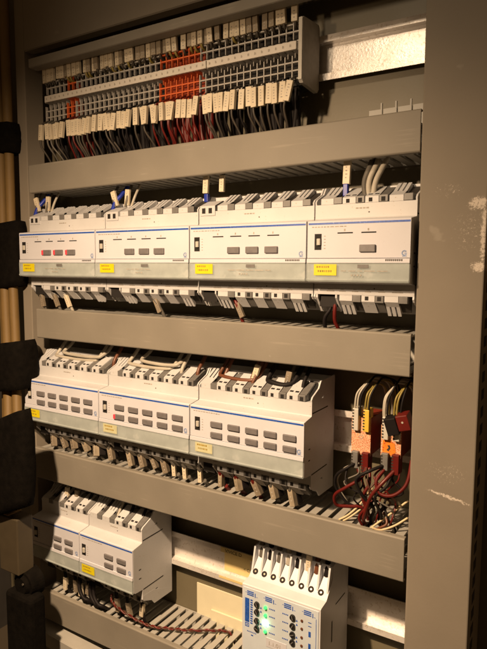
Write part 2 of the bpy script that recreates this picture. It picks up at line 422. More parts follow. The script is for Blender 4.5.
# tagged wires of the strip
def strip_wire(lower, key, seed, sk):
    rnd = random.Random(seed)
    t = bpy.data.objects.new('tagged_wire', None); C.objects.link(t)
    if lower:
        dx = rnd.uniform(-2, 3); r = .95
        B('wred' if 'red' in key else 'wblack').tube([(0,33,150),(.6,33,135),(dx*.5,36,118),(dx*.6,40,97)], 2.7, 7).build('shade_backing_tube', t, (0,-18,-147))  # wide dark tube added to stand in for shade behind the wires
        B(key).tube([(0,18,147.5),(0,14.5,146),(.3,10.5,143.5),(.4,9.6,141)], r).tube([(-1,9.6,128.5),(-1.2+dx*.2,11,121),(dx,18,110),(dx*1.3,26,97)], r).build('wire', t, (0,-18,-147))
        w = B(sk).box(-2.6, 2.6, 7.9, 11.2, 127.2, 142.6, .35)
        w.m('ink')
        w.m('print')
        for q in range(5): w.box(-.8, -.8+rnd.uniform(.8,1.7), 7.84, 7.95, 130.6+q*2.1, 131.3+q*2.1)
    else:
        r = 1.1
        B(key).tube([(0,23,183.5),(0,18,184.5),(rnd.uniform(-.4,.4),16,188)], r).tube([(0,16.5,202),(rnd.uniform(-2,2),26,212),(rnd.uniform(-3,3),42,226)], r).build('wire', t, (0,-18,-147))
        w = B(sk).box(-2.5, 2.5, 14.4, 17.6, 187.0, 202.5, .35)
        w.m('ink')
        w.m('print')
        for q in range(3): w.box(-.8, .6, 14.34, 14.45, 189.4+q*2.4, 190.2+q*2.4)
    w.build('marker_sleeve', t, (0,-18,-147))
    return t
protos = {}
def strip_wires(lower):
    for i in range(TN):
        red = lower and (i in (6, 7) or 24 <= i <= 31)
        key = ('wred' if red else random.choice(['wdim', 'wdim', 'wblack' if lower else 'wyellow', 'wgrey' if lower and i < 12 else 'wdim']))
        sd = random.randint(0, 2)
        sk = 'sleeve' if lower else random.choice(['sleeve', 'sleeve', 'sleeve3'])
        kk = (lower, key, sd, sk)
        if kk not in protos: t = protos[kk] = strip_wire(lower, key, sd, sk)
        else: t = copy_tree(protos[kk])
        t.location = Vector((T0 + TP*(i+.5) + random.uniform(-.5,.5), 18, 147))*S + Vector((0, 0, random.uniform(-.9, .9)*S))
        t.rotation_euler = (0, math.radians(random.gauss(4, 6) if lower else random.gauss(-2, 1.7)), math.radians(random.uniform(-10, 10)))
        where = 'below' if lower else 'above'
        if i in orange or i in (5,6): ref = 'the %s orange terminal of the %s' % (ORD[i-4] if i < 10 else ORD[i-23], 'pair' if i < 10 else 'wide run')
        elif i < 5: ref = 'the %s terminal from the strip\'s left end' % ORD[i+1]
        elif i < 16: ref = 'the %s terminal right of the orange pair' % ORD[i-6]
        elif i < 24: ref = 'the %s terminal left of the wide orange run' % ORD[24-i]
        elif i < 39: ref = 'the %s terminal right of the wide orange run' % ORD[i-30]
        else: ref = 'the %s terminal from the end plate' % ORD[TN-i]
        tag(t, '%ssleeved wire %s %s' % ('red ' if red else '', where, ref), 'wire', 'tagged wires %s the terminal strip' % where)
strip_wires(True); strip_wires(False)

# ------------------------------------------------------------------ rail modules
def slope(s):  return (1.8 + s*20.2, 17.0 + s*9.0)               # front slope of the clamps, rel. to the top of the front plate
def clamp_mesh(kind, width=9.6, flip=False):
    """one clamp position: pale clamp body with fins or holes, grey release piece right of it"""
    mb = B('white')
    if kind == 'fins':
        mb.prism([(1.9,12.6),(1.9,16.8),(10.5,20.4),(11.5,20),(11.5,12.6)], 0, width)
        n = 3; fw = width*.25
        for k in range(n):
            x = k*(width-fw)/(n-1)
            mb.prism([(8,17.5),(8,18.9),(22.0,27.4),(23.2,26.8),(23.2,22),(17,20)], x, x+fw)
        mb.m('gap_shade'); mb.prism([(9.6,12.6),(9.6,16.5),(24,23.5),(24,12.6)], .1, width-.1)
    elif kind == 'holes':
        mb.prism([(1.7,12.6),(1.7,17),(20,25.6),(22,25),(22,12.6)], 0, width)
        mb.m('hole')
        for k in (0, 1):
            for sv in (.28, .68):
                x0 = .9 + k*(width/2); x1 = x0 + width/2 - 1.6
                if sv > .5 and k == 1 and width > 9: pass
                (ya, za), (yb, zb) = slope(sv-.13), slope(sv+.13)
                mb.quad((x0, ya-.1, za+.12), (x1, ya-.1, za+.12), (x1, yb-.1, zb+.12), (x0, yb-.1, zb+.12))
        mb.box(2.6, 5.2, 1.5, 1.72, 13.2, 16)
    elif kind == 'bus':
        mb.prism([(1.2,9),(1.2,17),(13,22),(15,22),(15,9)], 0, width)
        mb.m('hole')
        for x in (2.0, 8.6): mb.box(x, x+3.4, 1.0, 1.25, 10.8, 15.2)
        mb.m('clamp'); mb.box(1, width-1, 15, 17.5, 13, 20)
    elif kind == 'recess':
        mb.prism([(1.9,12.6),(1.9,15),(22,26),(22,12.6)], 0, 1.6)
        mb.prism([(1.9,12.6),(1.9,15),(22,26),(22,12.6)], width-1.4, width)
        mb.m('hole'); mb.box(1.7, width-1.5, 9, 17, 12.7, 22)
    if kind in ('fins', 'holes'):
        mb.m('gap_shade'); mb.prism([(8,12.7),(8,16.5),(24,24.5),(24,12.7)], width+.25, width+6.9)
        mb.m('clamp'); mb.box(width+.3, width+6.7, 1.4, 9, 12.7, 17.6, .3)
        if kind == 'holes':
            mb.m('hole'); mb.box(width+2.0, width+4.8, 1.15, 1.42, 13.2, 16.2)
            mb.m('clamp'); mb.prism([(4,17.6),(20,24.6),(20,17.6)], width+.5, width+6.4)
    if flip:
        for v in mb.bm.verts:
            v.co.z = -41 - v.co.z
            if 1.8 < v.co.y: v.co.y = 1.8 + (v.co.y - 1.8)*.5
    return mb
def module(label, x0, x1, zt, top, bottom, btns, leds, switch, sticker=True, logo=True, red=(), seed=0, pale=None):
    rnd = random.Random(seed)
    W = x1 - x0; g = .35
    t = thing('actuator_module', label, 'control module', (x0, 0, zt), 'rail modules with blue striped fronts')
    pr = [(-10.4,-1.0),(-9.6,-.1),(1.4,1.6),(2,2.4),(2,12.5),(24.5,12.5),(24.5,26.4),(47,26.4),(47,-67.4),(24.5,-67.4),(24.5,-53.5),(2,-53.5),(2,-45.5),(-8.6,-44.4),(-10.4,-43)]
    hb = B('white').prism(pr, g, W-g)
    ep = [(2.3,11),(1.6,14.5),(3.5,16.6),(15,21.5),(19,26.8),(46.8,27.6),(46.8,24),(19,12),(2.3,11)]
    ep = ep[:-1]
    for xa, xb in ((g-.05, g+1.2), (W-g-1.2, W-g+.05)):
        hb.prism(ep, xa, xb); hb.prism([(y, -41-z) for y, z in ep], xa, xb)
    # side relief: shallow grooves where the halves of the case meet
    hb.m('hole')
    hb.box(W-g-.02, W-g+.10, 3, 33, 3.2, 4.2); hb.box(W-g-.02, W-g+.10, 3, 33, -46, -45)
    hb.box(W-g-.02, W-g+.06, -3, 0, -24, -23); hb.box(W-g-.02, W-g+.06, -3, 0, -33, -32)
    hb.m('ink'); hb.cyl((W*.55, 2.05, 6.0), .55, (0,-1,0), .12, 10); hb.cyl((W*.62, 2.05, -48.5), .5, (0,-1,0), .12, 10)
    soft(hb.build('housing', t), .4)
    fp = B('face').prism([(-11.3,-.6),(-10.7,0),(-10.4,0),(-10.4,-26.7),(-11.3,-26.7)], g+.15, W-g-.15)
    fp.prism([(-12.0,-27.3),(-10.4,-27.0),(-10.4,-30.2),(-12.2,-30.2)], g+.15, W-g-.15)
    fpo = fp.build('front_plate', t)
    B('blue').box(1.2, W-.9, -11.42, -11.3, -2.9, -1.55).build('blue_stripe', fpo)
    # print on the plate
    pm = B('print')
    x = 4
    while x < 30: l = rnd.uniform(1.2, 3.2); pm.box(x, x+l, -11.38, -11.3, -4.9, -4.2); x += l + .7
    for bx, bz, bw in leds:
        pm.box(bx+bw*.42, bx+bw*.52, -11.38, -11.3, bz+1.7, bz+3.3)
    for k in range(5): pm.box(switch[0]+7.2, switch[0]+8.6, -11.38, -11.3, switch[1]-2.0-k*2.2, switch[1]-1.5-k*2.2)
    x = W-17
    pm.m('ink')
    if leds:
        while x < W-6: pm.box(x, x+.9, -12.12, -11.9, -29.6, -27.6); x += 1.35
    pm.m('print')
    x = W*.2
    for k in range(6): l = rnd.uniform(4, 8); pm.box(W*.14+k*W*.13, W*.14+k*W*.13+l, 1.85, 2.0, -51.2, -50.6); pm.box(W*.14+k*W*.13+1, W*.14+k*W*.13+l-1, 1.85, 2.0, -49.8, -49.2)
    for k in range(4): pm.box(W*.42+k*2.6, W*.42+k*2.6+1.9, 1.85, 2.0, 8.6, 9.5)
    pm.build('fine_print', fpo)
    if logo:
        lg = B('emblem')
        for a in range(9):
            an = a*math.pi*2/11 + .9; lg.box(W-4.4+1.5*math.cos(an)-.45, W-4.4+1.5*math.cos(an)+.45, -11.40, -11.3, -23.6+1.5*math.sin(an)-.45, -23.6+1.5*math.sin(an)+.45)
        lg.box(W-4.4, W-2.7, -11.4, -11.3, -24.0, -23.4); lg.box(W-5.8, W-2.8, -11.40, -11.3, -26, -25.5)
        lg.build('round_emblem', fpo)
    for bx, bz, bw in leds:
        B('hole').box(bx, bx+bw, -11.45, -11.2, bz, bz+.9, .1).build('status_window', t)
    sx, sz = switch
    sm = B('hole').box(sx, sx+5.4, -11.45, -11.2, sz-11.5, sz)
    so = sm.build('slide_switch', t)
    B('white2').box(sx+2.2, sx+5.0, -13.2, -11.4, sz-8.2, sz-3.4, .4).build('slider', so)
    B('clamp').box(sx+.5, sx+3.2, -12.6, -11.4, sz-10.8, sz-7.0, .3).build('slider_shadow_plate', so) if False else None
    for n, (bx, bz, bw, bh) in enumerate(btns):
        b = B('button').box(bx+.4, bx+bw-.5, -12.9, -10.9, bz-bh+.25, bz-.15, .5)
        bo = b.build('push_button', t)
        if n in red: B('red_led').box(bx-.9, bx+1.6, -13.15, -11, bz-bh+.5, bz-.5, .3).build('red_indicator', bo)
    # label carrier with its sticker
    lc = B('clear').prism([(-12.5,-30.4),(-10.5,-30.4),(-10.5,-43.6),(-12.2,-43.8),(-13.0,-42.6),(-12.9,-41.9),(-12.4,-41.4)], .5, W-.5)
    lo = lc.build('label_carrier', t)
    if sticker:
        sx0 = 6.6 if sticker is True else sticker
        st = B('yellow' if leds or sticker is not True or pale is None else 'yellow2').box(sx0, sx0+17.5, -12.75, -12.5, -39.2, -31.2)
        st.m('stprint'); q = sx0+2
        while q < sx0+11: l = rnd.uniform(.7, 1.6); st.box(q, q+l, -12.8, -12.74, -33.8, -32.4); q += l+.5
        q = sx0+3
        while q < sx0+13: l = rnd.uniform(.6, 1.3); st.box(q, q+l, -12.8, -12.74, -36.9, -35.4); q += l+.6
        st.build('yellow_sticker', lo)
    if leds:
        dk = B('clamp').box(W*.52, W*.52+8, -12.7, -12.55, -33.9, -31.4); dk.m('print')
        for k in range(4): dk.box(W*.46+k*2.2, W*.46+k*2.2+1.1, -12.7, -12.5, -39.4, -38.4)
        x = W*.36
        for k in range(5): l = rnd.uniform(3, 8); dk.box(x, x+l, -12.55, -12.42, -36.2, -35.6); x += l + 1.5
        dk.build('label_print', lo)
    for (kind, x, wd) in top: clamp_mesh(kind, wd).build('terminal_clamp', t, (x, 0, 0))
    for (kind, x, wd) in bottom: clamp_mesh(kind, wd, True).build('terminal_clamp', t, (x, 0, 0))
    return t
F, H, BU, RE = 'fins', 'holes', 'bus', 'recess'
ZA, ZB, ZC = 33.4, -117.0, -266.2
topA = [(BU, 1.9, 15)] + [(F, 19 + 17*k, 9.8) for k in range(5)]
botA = [(RE, 0.8, 17)] + [((F if k in (0, 4) else H), 19.5 + 17*k, 9.8) for k in range(5)]
def rowA(x): return [(x, -17.6, 12.0, 5.6), (x+17, -17.6, 12.0, 5.6), (x+34, -17.6, 12.0, 5.6)]
sw = (4.9, -9.4)
module('top row module with three red lit buttons, at the left end', -508, -399.4, ZA, topA, botA, rowA(36.5), [(24+16.7*k, -9.9, 10) for k in range(4)], sw, red=(0, 1, 2), seed=1)
module('top row module with three grey buttons, second from the left', -399.2, -290.7, ZA, topA, botA, rowA(36.5), [(22.5+16.9*k, -9.9, 10.5) for k in range(4)], sw, seed=2)
module('top row module with three dark buttons and four slots, left of the narrow one', -290.5, -183.7, ZA, topA, botA, rowA(37.5), [(23.3+16.8*k, -9.9, 10.3) for k in range(4)], sw, seed=3)
module('narrow top row module with a single grey button, beside the right post', -183.5, -107.2, ZA,
       [(F, 5, 9.8), (H, 22, 9.8), (H, 39, 9.8), (F, 56.5, 9.8)], [(RE, 2, 17), (F, 21, 9.8), (H, 38, 9.8), (F, 55, 9.8)],
       [(40.2, -17.4, 12.4, 5.6)], [(23.8, -9.6, 11.5), (41.5, -9.6, 10.7)], (6.2, -9.4), seed=4)
topB = [(F, 2.5, 9.8)] + [(H, 17.8 + 17*k, 9.8) for k in range(5)]
botB = [(RE, .8, 15)] + [(H, 19.5 + 17*k, 9.8) for k in range(5)]
def rowB(x): return [(x+17*k, -11.2-9*j, 12.2, 5.2) for j in (0, 1) for k in range(5)]
swb = (5.3, -9.6)
module('middle row module at the left end, its ten buttons all grey', -507, -399.2, ZB, topB, botB, rowB(19.8), [], swb, seed=5)
module('middle row module with one red lit button, centre of the three', -399, -291.2, ZB, topB, botB, rowB(20.8), [], swb, red=(5,), seed=6, pale=1)
module('middle row module with ten grey buttons beside the bare rail', -291, -182.9, ZB, topB, botB, rowB(21.6), [], swb, seed=7, pale=1)
topC = [(F, 2.0, 9.8), (F, 19, 9.8), (H, 36, 9.8), (H, 53.5, 9.8)]
botC = [(RE, 1, 15), (H, 19, 9.8), (H, 36, 9.8), (H, 53.5, 9.8)]
def rowC(x): return [(x+16.5*k, -12.3-8.9*j, 12.0, 4.8) for j in (0, 1) for k in range(2)]
module('lowest row module with four buttons, at the shaded left end', -502, -430.2, ZC, topC, botC, rowC(34.2), [], (3.4, -10.4), sticker=False, seed=8)
module('lowest row module with yellow sticker beside the bare rail', -430, -358.4, ZC, topC, botC, rowC(34.6), [], (3.4, -10.8), sticker=4.0, seed=9)

# ------------------------------------------------------------------ relay with green lights
RX0, RX1, RZ = -238.2, -167.4, -262.0
t = thing('monitoring_relay', 'pale relay with lit green lamps and blue print at the lower right', 'relay', (RX0, 0, RZ))
W = RX1-RX0
hb = B('relay').prism([(-10,-.6),(-9,0),(0.5,1),(2,2.2),(13,14),(13,24),(47,26),(47,-95),(-10,-95)], 0, W)
hb.m('hole'); hb.box(W-.02, W+.1, 12, 14, -40, -22); hb.box(W-.02, W+.1, 20, 40, -12, -10.8)
soft(hb.build('housing', t), .5)
B('relayface').box(1.2, W-1.4, -10.5, -9.9, -90, -2.2, .2).build('front_foil', t)
for k in range(8):
    x = 4.2 + k*8.6; yc, zc = 4.3, 4.7
    nrm = Vector((0, -.73, .68))
    sb = B('hole').cyl(Vector((x, yc, zc)) - nrm*.5, 2.5, nrm, .75, 16)
    so = sb.build('screw_terminal', t)
    s2 = B('steel').cyl(Vector((x+.2, yc, zc)) + nrm*.2, .8, nrm, .25, 10)
    s2.build('screw_head', so)
for k in range(9):
    x = 0 + k*8.6
    B('relay').prism([(4.5,5.5),(9.5,24),(13.6,24.5),(13.6,13.5)], x, x+1.5).build('divider_fin', t)
kz = [-13.8, -20.4, -28.0, -34.6]
for (kx, zs) in ((14.5, kz), (47.2, [-14.0, -21.2, -28.4, -35.0])):
    for z in zs:
        kb = B('black').cyl((kx, -10.4, z), 2.5, (0,-1,0), 1.6, 18, 2.2)
        ko = kb.build('setting_knob', t)
        B('clamp').box(kx-.35, kx+.35, -12.15, -11.95, z-1.7, z+1.7, 0, ry(random.uniform(-70, 70))).build('knob_slot', ko)
for n, z in enumerate([-13.8, -20.4, -27.6, -34.4]):
    B('green_bright' if n == 2 else 'green_led').cyl((22.6, -10.4, z), 2.0 if n == 2 else 1.4, (0,-1,0), 1.6, 14, 1.2).build('green_lamp', t)
for z in (-14.3, -21.0, -28.2, -35.2):
    B('amber').cyl((55.2, -10.4, z), 1.25, (0,-1,0), .6, 14, 1.0).build('unlit_lamp', t)
pm = B('blue')
Y0, Y1 = -10.62, -10.48
pm.box(3.0, 7.2, Y0, Y1, -32.0, -11.2)
for k in range(11): pm.box(8.2, 10.4, Y0, Y1, -12.6-k*2.0, -11.4-k*2.0)
pm.box(3.2, 3.9, Y0, Y1, -36.2, -32.6); pm.box(6.3, 7.0, Y0, Y1, -36.2, -32.6); pm.box(3.9, 6.3, Y0, Y1, -33.3, -32.6); pm.box(3.9, 6.3, Y0, Y1, -36.2, -35.5); pm.box(4.6, 5.6, Y0, Y1, -35.0, -33.8)
for x in (5.0, 22.2, 39.4, 56.8):
    for r in range(3): pm.box(x, x+6.4, Y0, Y1, -5.4-r*1.45, -4.5-r*1.45)
    pm.box(x+7.3, x+8.0, Y0, Y1, -8.8, -5.2); pm.box(x-1.6, x-.4, Y0, Y1, -6.4, -6.1); pm.box(x+8.5, x+10, Y0, Y1, -8.2, -7.9)
for x in (18.2, 50.8):
    for z in (-15.6, -18.9, -29.6, -32.9): pm.front([(x-.9, z-.9), (x+.9, z-.9), (x, z+1.0)], Y0, Y1)
for z in (-13.8, -20.4, -27.6, -34.4):
    for q in range(4): pm.box(26+q*1.4, 26+q*1.4+.9, Y0, Y1, z-.6, z+.4)
for z in (-14, -21, -28, -35):
    for q in range(4): pm.box(38+q*1.4, 38+q*1.4+.9, Y0, Y1, z-.2, z+.8)
pm.box(60.6, 63.4, Y0, Y1, -14, -13.4); pm.box(60.6, 63.4, Y0, Y1, -17, -16.4); pm.box(61, 63, Y0, Y1, -25.5, -21); pm.box(61, 63, Y0, Y1, -36, -31)
pm.box(67.2, 67.6, Y0, Y1, -36, -9)
for q in range(7): pm.box(5.2+q*1.3, 5.9+q*1.3, Y0, Y1, -40.4, -39.4)
pm.box(9, 11, Y0, Y1, -43, -42)
pm.build('blue_print', t)
st = B('face').box(23.4, 42, -10.75, -10.45, -47, -39.2); so = st.build('paper_sticker', t)
text('1.1.01', 5.0, 'lettering', 'print', so, (25.2, -10.8, -45), .03, 1.0)

# ------------------------------------------------------------------ wires at the modules
def wire(label, key, pts, r=1.2, group=None, sleeves=(), sk='sleeve', sw_=(2.6, 1.4, 15), boot=None):
    """a wire with marker sleeves; sleeves: (x,y,z top, tilt)"""
    b = Vector(pts[-1])
    t = thing('tagged_wire' if sleeves else 'wire', label, 'wire', b, group)
    B(key).tube(pts, r, 8).build('insulation', t, -b)
    for (x, y, z, ti) in sleeves:
        w_, d_2, h_ = sw_
        s = B(sk).box(-w_, w_, -d_2, d_2, -h_, 0, .4, rx(0))
        s.m('print')
        for q in range(4): s.box(-w_*.3, w_*(.1+.1*(q % 3)), -d_2-.06, -d_2+.05, -h_*.25-q*h_*.15-h_*.05, -h_*.25-q*h_*.15)
        s.build('marker_sleeve', t, Vector((x, y, z))-b, (0, math.radians(ti), 0))
    if boot:
        x, y, z, key2, hh = boot
        B(key2).box(-1.9, 1.9, -1.9, 1.9, -hh, 0, .5).build('coloured_plug', t, Vector((x, y, z))-b)
    return t
gA = 'bus wires on the top module row'
for (x, kind, lab) in ((-505, 0, 'first blue wire at the top row\'s left end'), (-394, 0, 'blue wire at the second top module')):
    wire(lab + ', loop of bare insulation', 'bluewire', [(x-3,9,50),(x-3,13,60),(x+1,18,68),(x+4,24,77),(x+6,30,92)], 2.0, gA)
    wire('tagged wire left of ' + lab, 'wgrey', [(x-1,12,56),(x-5,13,64),(x-5,18,74),(x-2,26,92)], 1.3, gA, [(x-5.5,13,71,-18)])
    wire('tagged wire right of ' + lab, 'wgrey', [(x+9,14,54),(x+12,14,64),(x+12,20,76),(x+12,28,92)], 1.3, gA, [(x+12,15,72,6)])
    wire('bare grey wire right of ' + lab, 'wlight', [(x+14,16,54),(x+19,17,66),(x+21,24,80),(x+21,30,92)], 1.2, gA)
wire('tagged wire with blue plug at the third top module', 'wblack', [(-290,13,50),(-290.5,13,62),(-290,18,82),(-290,26,92)], 1.2, gA, [(-290.5,13,77.5,3)], boot=(-290, 13, 62, 'bluewire', 7))
wire('loose tagged wire hanging right of the blue plugged one', 'wblack', [(-274.8,14,64),(-274.8,15,76),(-274,20,84),(-274,26,92)], 1.2, gA, [(-274.8,14,77,2)], sw_=(2.3,1.4,14))
wire('tagged wire with blue plug at the narrow top module', 'wblack', [(-163,10,48),(-163,13,58),(-162.6,17,82),(-162.6,24,92)], 1.2, gA, [(-162.8,13,78.5,2)], sw_=(2.8,1.5,17), boot=(-163, 11.5, 61.5, 'bluewire', 9))
for n, x in enumerate((-149.5, -146, -141)):
    wire('pale thick wire at the narrow top module, %s of three' % ('left', 'middle', 'right')[n], ('wgrey', 'wlight', 'wlight')[n], [(-146+n*2.5,8,48),(x,13,62),(x+3+n,18,76),(x+5+n*2,26,92)], 2.1, gA)
gU = 'wires under the top module row'
for (x0, x1, y, key, lab) in ((-500,-497,14,'wgrey','stub sleeved wire at the left end under the top row'), (-483,-474,10,'wgrey','slanted sleeved wire under the red lit module'), (-466,-456,10,'wlight','second slanted sleeved wire under the red lit module'),
                        (-349,-336,10,'wgrey','slanted sleeved wire under the second top module'), (-258,-252,10,'wred','sleeved wire with red end under the third top module')):
    wire(lab, key, [(x0,8,-27),((x0+x1)/2,7,-32),(x1,10,-44),(x1+2,16,-58)], 1.5, gU, [((x0*.6+x1*.4),7.5,-30,-26 if x1-x0 > 5 else -12)], 'sleeve2' if key != 'wlight' else 'sleeve', (2.2,1.6,13))
wire('black wire from the narrow top module into the duct', 'wblack', [(-172,10,-24),(-171.5,7,-31),(-175.5,6,-38),(-176.5,9,-46),(-176.5,16,-60)], 1.5, gU)
wire('red wire from the narrow top module into the duct', 'wred2', [(-168,10,-22),(-167.6,6,-30),(-167.5,6,-40),(-165.5,9,-47),(-165,16,-60)], 1.5, gU)

gB = 'wires above the middle module row'
def bridge(lab, key, xa, xb, za, r=1.7, off=0):
    wire(lab, key, [(xa,30,-72),(xa-3,24,-82),(xa-6+off,16,za-1),(xa,12,za-2.5),((xa+xb)/2,11,za-3.5),(xb-4,12,za-3),(xb,15,za-1),(xb+3,22,-84),(xb+6,30,-72)], r, gB)
bridge('pale bridging wire over the left middle module, front one', 'wlight', -481, -426, -92)
bridge('pale bridging wire over the left middle module, raised one', 'wlight', -470, -420, -88)
bridge('pale bridging wire over the centre middle module, front one', 'wlight', -378, -330, -91)
bridge('pale bridging wire over the centre middle module, raised one', 'wlight', -362, -322, -87)
bridge('brown bridging wire over the right middle module', 'wbrown', -272, -240, -92, 1.7)
bridge('second brown bridging wire over the right middle module', 'wbrown', -268, -247, -96, 1.7)
bridge('black bridging wire over the right middle module', 'wblack', -224, -206, -92, 2.2)
for n, x in enumerate((-402, -318, -300, -196)):
    wire(['brown upright wire between left and centre middle modules', 'pale upright wire at the centre middle module\'s right side', 'brown upright wire left of the brown bridges', 'black upright wire at the right end of the middle row'][n], ('wbrown', 'wlight', 'wbrown', 'wblack')[n], [(x,12,-100),(x,14,-92),(x+1,22,-82),(x+2,30,-70)], 1.7, gB)
wire('tagged wire standing over the brown bridging wires', 'wbrown', [(-243,10,-100),(-241,12,-94),(-238,18,-82),(-236,28,-70)], 1.4, gB, [(-238.5,14,-82,18)], sw_=(2.4,1.6,14))
wire('grey tagged wire standing over the black bridging wire', 'wgrey', [(-212,10,-100),(-211,12,-94),(-208,18,-84),(-207,28,-70)], 1.4, gB, [(-208.5,14,-84,12)], 'sleeve2', sw_=(2.6,1.8,13))

gP = 'sleeved wires under the middle module row'
xs = [-487, -473, -457, -440, -424, -404, -379, -364, -350, -336, -324, -311.5, -294, -271, -255, -238, -220.5, -203]
for n, x in enumerate(xs):
    pale = n in (10, 11, 12)
    key = 'wgrey' if n not in (13, 14, 15) else 'wred'
    lean = 5 if pale else random.uniform(14, 30)*(1 if n != 13 else .3)
    b = Vector((x, 22, -198))
    lab = '%s from the left, %s sleeve under the middle row' % ((ORD[n+1] if n < 10 else ORD[18-n] ), 'dark' if not pale else 'pale') if n < 10 else '%s %s sleeve from the right under the middle row' % (ORD[18-n], 'pale' if pale else 'dark')
    t = thing('tagged_wire', lab, 'wire', b, gP)
    B(key).tube([(x-1,8,-172),(x-.5,6,-178),(x+.5,8,-183)], 1.9).tube([(x+3,10,-191),(x+4,18,-201),(x+4,26,-212)], 1.9).build('insulation', t, -b)
    hgt = random.uniform(10, 14.5); wd = random.uniform(1.9, 2.9)
    if pale: s = B('sleeve').box(-1.8, 1.8, -2, 2, -13, 0, .4)
    else: s = B(random.choice(['sleeve2', 'sleeve2', 'sleeve3'])).box(-wd, wd, -2.6, 3.0, -hgt, 0, .5)
    s.m('print')
    for q in range(2): s.box(-.5, .6, -2.7 if not pale else -2.1, -2.5 if not pale else -1.9, -6.5-q*3, -5.6-q*3)
    if not pale:
        s.m('wblack').box(-wd-.6, wd+.3, 3.1, 9.5, -hgt+1, 1.5, .4)
        s.m('steel').cyl((0, -.5, -.2), 1.0, (0,0,1), 3.2, 8)
    s.build('marker_sleeve', t, Vector((x-.5, 8, -179.5))-b, (math.radians(random.uniform(-14, 2)), -math.radians(lean), math.radians(random.uniform(-24, 20))))

gC = 'wires above the lowest module row'
for n, (x, ta) in enumerate(((-475, 1), (-460, 1), (-442, 0), (-398, 0), (-384, 0), (-368, 0))):
    lab = ['tagged wire standing at the shaded lowest module', 'dim tagged wire right of the bright tag, lowest row', 'black wire over the gap between the lowest modules', 'pale wire over the right lowest module', 'black wire over the right lowest module', 'dark wire at the right edge of the lowest modules'][n]
    wire(lab, ('wblack', 'wgrey', 'wblack', 'wlight', 'wblack', 'wblack')[n], [(x,9,-252),(x,13,-246),(x+.5,20,-236),(x+1,28,-222)], 1.5, gC, [(x+.3,14,-237,3)] if ta else (), 'sleeve' if n == 0 else 'sleeve2', (2.4,1.6,13))
gD = 'tagged wires under the lowest module row'
for n, (x, zt, ti, key) in enumerate(((-474, -336, 2, 'sleeve'), (-459, -334, -4, 'sleeve2'), (-451.5, -336, -3, 'sleeve'), (-439, -331, 8, 'sleeve2'), (-399, -336, -8, 'sleeve2'), (-384, -336, -14, 'sleeve2'), (-364.5, -330, 4, 'sleeve'))):
    lab = ['bright tagged wire at the left under the lowest row', 'thin dim tag left of the second bright tag', 'second bright tagged wire under the lowest row', 'tilted dim tag right of the second bright tag', 'dark tag left of the leaning one, lowest row', 'leaning tan tag under the lowest row', 'pale tag at the right corner under the lowest row'][n]
    wire(lab, 'wblack', [(x,8,-318),(x,7,-326),(x,8,-336),(x+1,10,-350),(x+3,18,-360),(x+3,26,-370)], 1.7, gD, [(x,8,zt,ti)], key, (2.3,1.9,14))
for n, x in enumerate((-446, -430, -425)):
    wire('black looped wire under the shaded lowest module, %s of three' % ('left', 'middle', 'right')[n], 'wblack', [(x-4,8,-320),(x-3,4,-338),(x+4,3,-347),(x+9,6,-350),(x+10,16,-360),(x+10,26,-372)], 1.8, gD)

# twisted pair along the lowest duct
a, b2 = [], []
ctrl = [(-404,6,-333),(-401,3,-337),(-393,4,-343),(-373,6,-348.5),(-354,9,-351.3),(-336,16,-351.3),(-318,24,-351.3),(-300,36,-351.8),(-286,44,-353.5),(-280,46,-366)]
P = []
for i in range(len(ctrl)-1):
    p0 = Vector(ctrl[max(0,i-1)]); p1 = Vector(ctrl[i]); p2 = Vector(ctrl[i+1]); p3 = Vector(ctrl[min(len(ctrl)-1,i+2)])
    for k in range(10):
        q = k/10; P.append(.5*((2*p1)+(-p0+p2)*q+(2*p0-5*p1+4*p2-p3)*q*q+(-p0+3*p1-3*p2+p3)*q**3))
for i, q in enumerate(P):
    an = i*.95
    o = Vector((0, math.cos(an), math.sin(an)))*.85
    a.append(q+o); b2.append(q-o)
t = thing('twisted_pair', 'twisted red and brown wire pair lying along the lowest duct', 'wire', (-340, 15, -353))
bb = Vector((-340, 15, -353))
B('wred').tube(a, .8, 7, smooth=False).build('red_wire', t, -bb)
B('wbrown2').tube(b2, .8, 7, smooth=False).build('brown_wire', t, -bb)

# relay supply wires
gR = 'supply wires above the relay'
for n in range(8):
    x = RX0 + 4.5 + n*8.6
    key = ('wgrey', 'wblack', 'wgrey', 'wlight', 'wblack', 'wgrey', 'wbrown', 'wblack')[n]
    if n == 5: wire('tagged wire above the relay, sixth clamp', key, [(x,16,-248),(x+1,18,-240),(x+2,24,-226),(x+3,32,-215)], 2, gR, [(x+4,10,-232,4)], 'sleeve', (2.2,1.6,14))
    else: wire('%s wire above the relay, %s clamp from its left' % ({'wgrey':'grey','wblack':'black','wlight':'pale','wbrown':'brown'}[key], ORD[n+1]), key, [(x,14,-248),(x+.5,15,-240),(x-2+random.uniform(-3,3),20,-230),(x+random.uniform(-4,4),30,-214)], 2.3, gR)

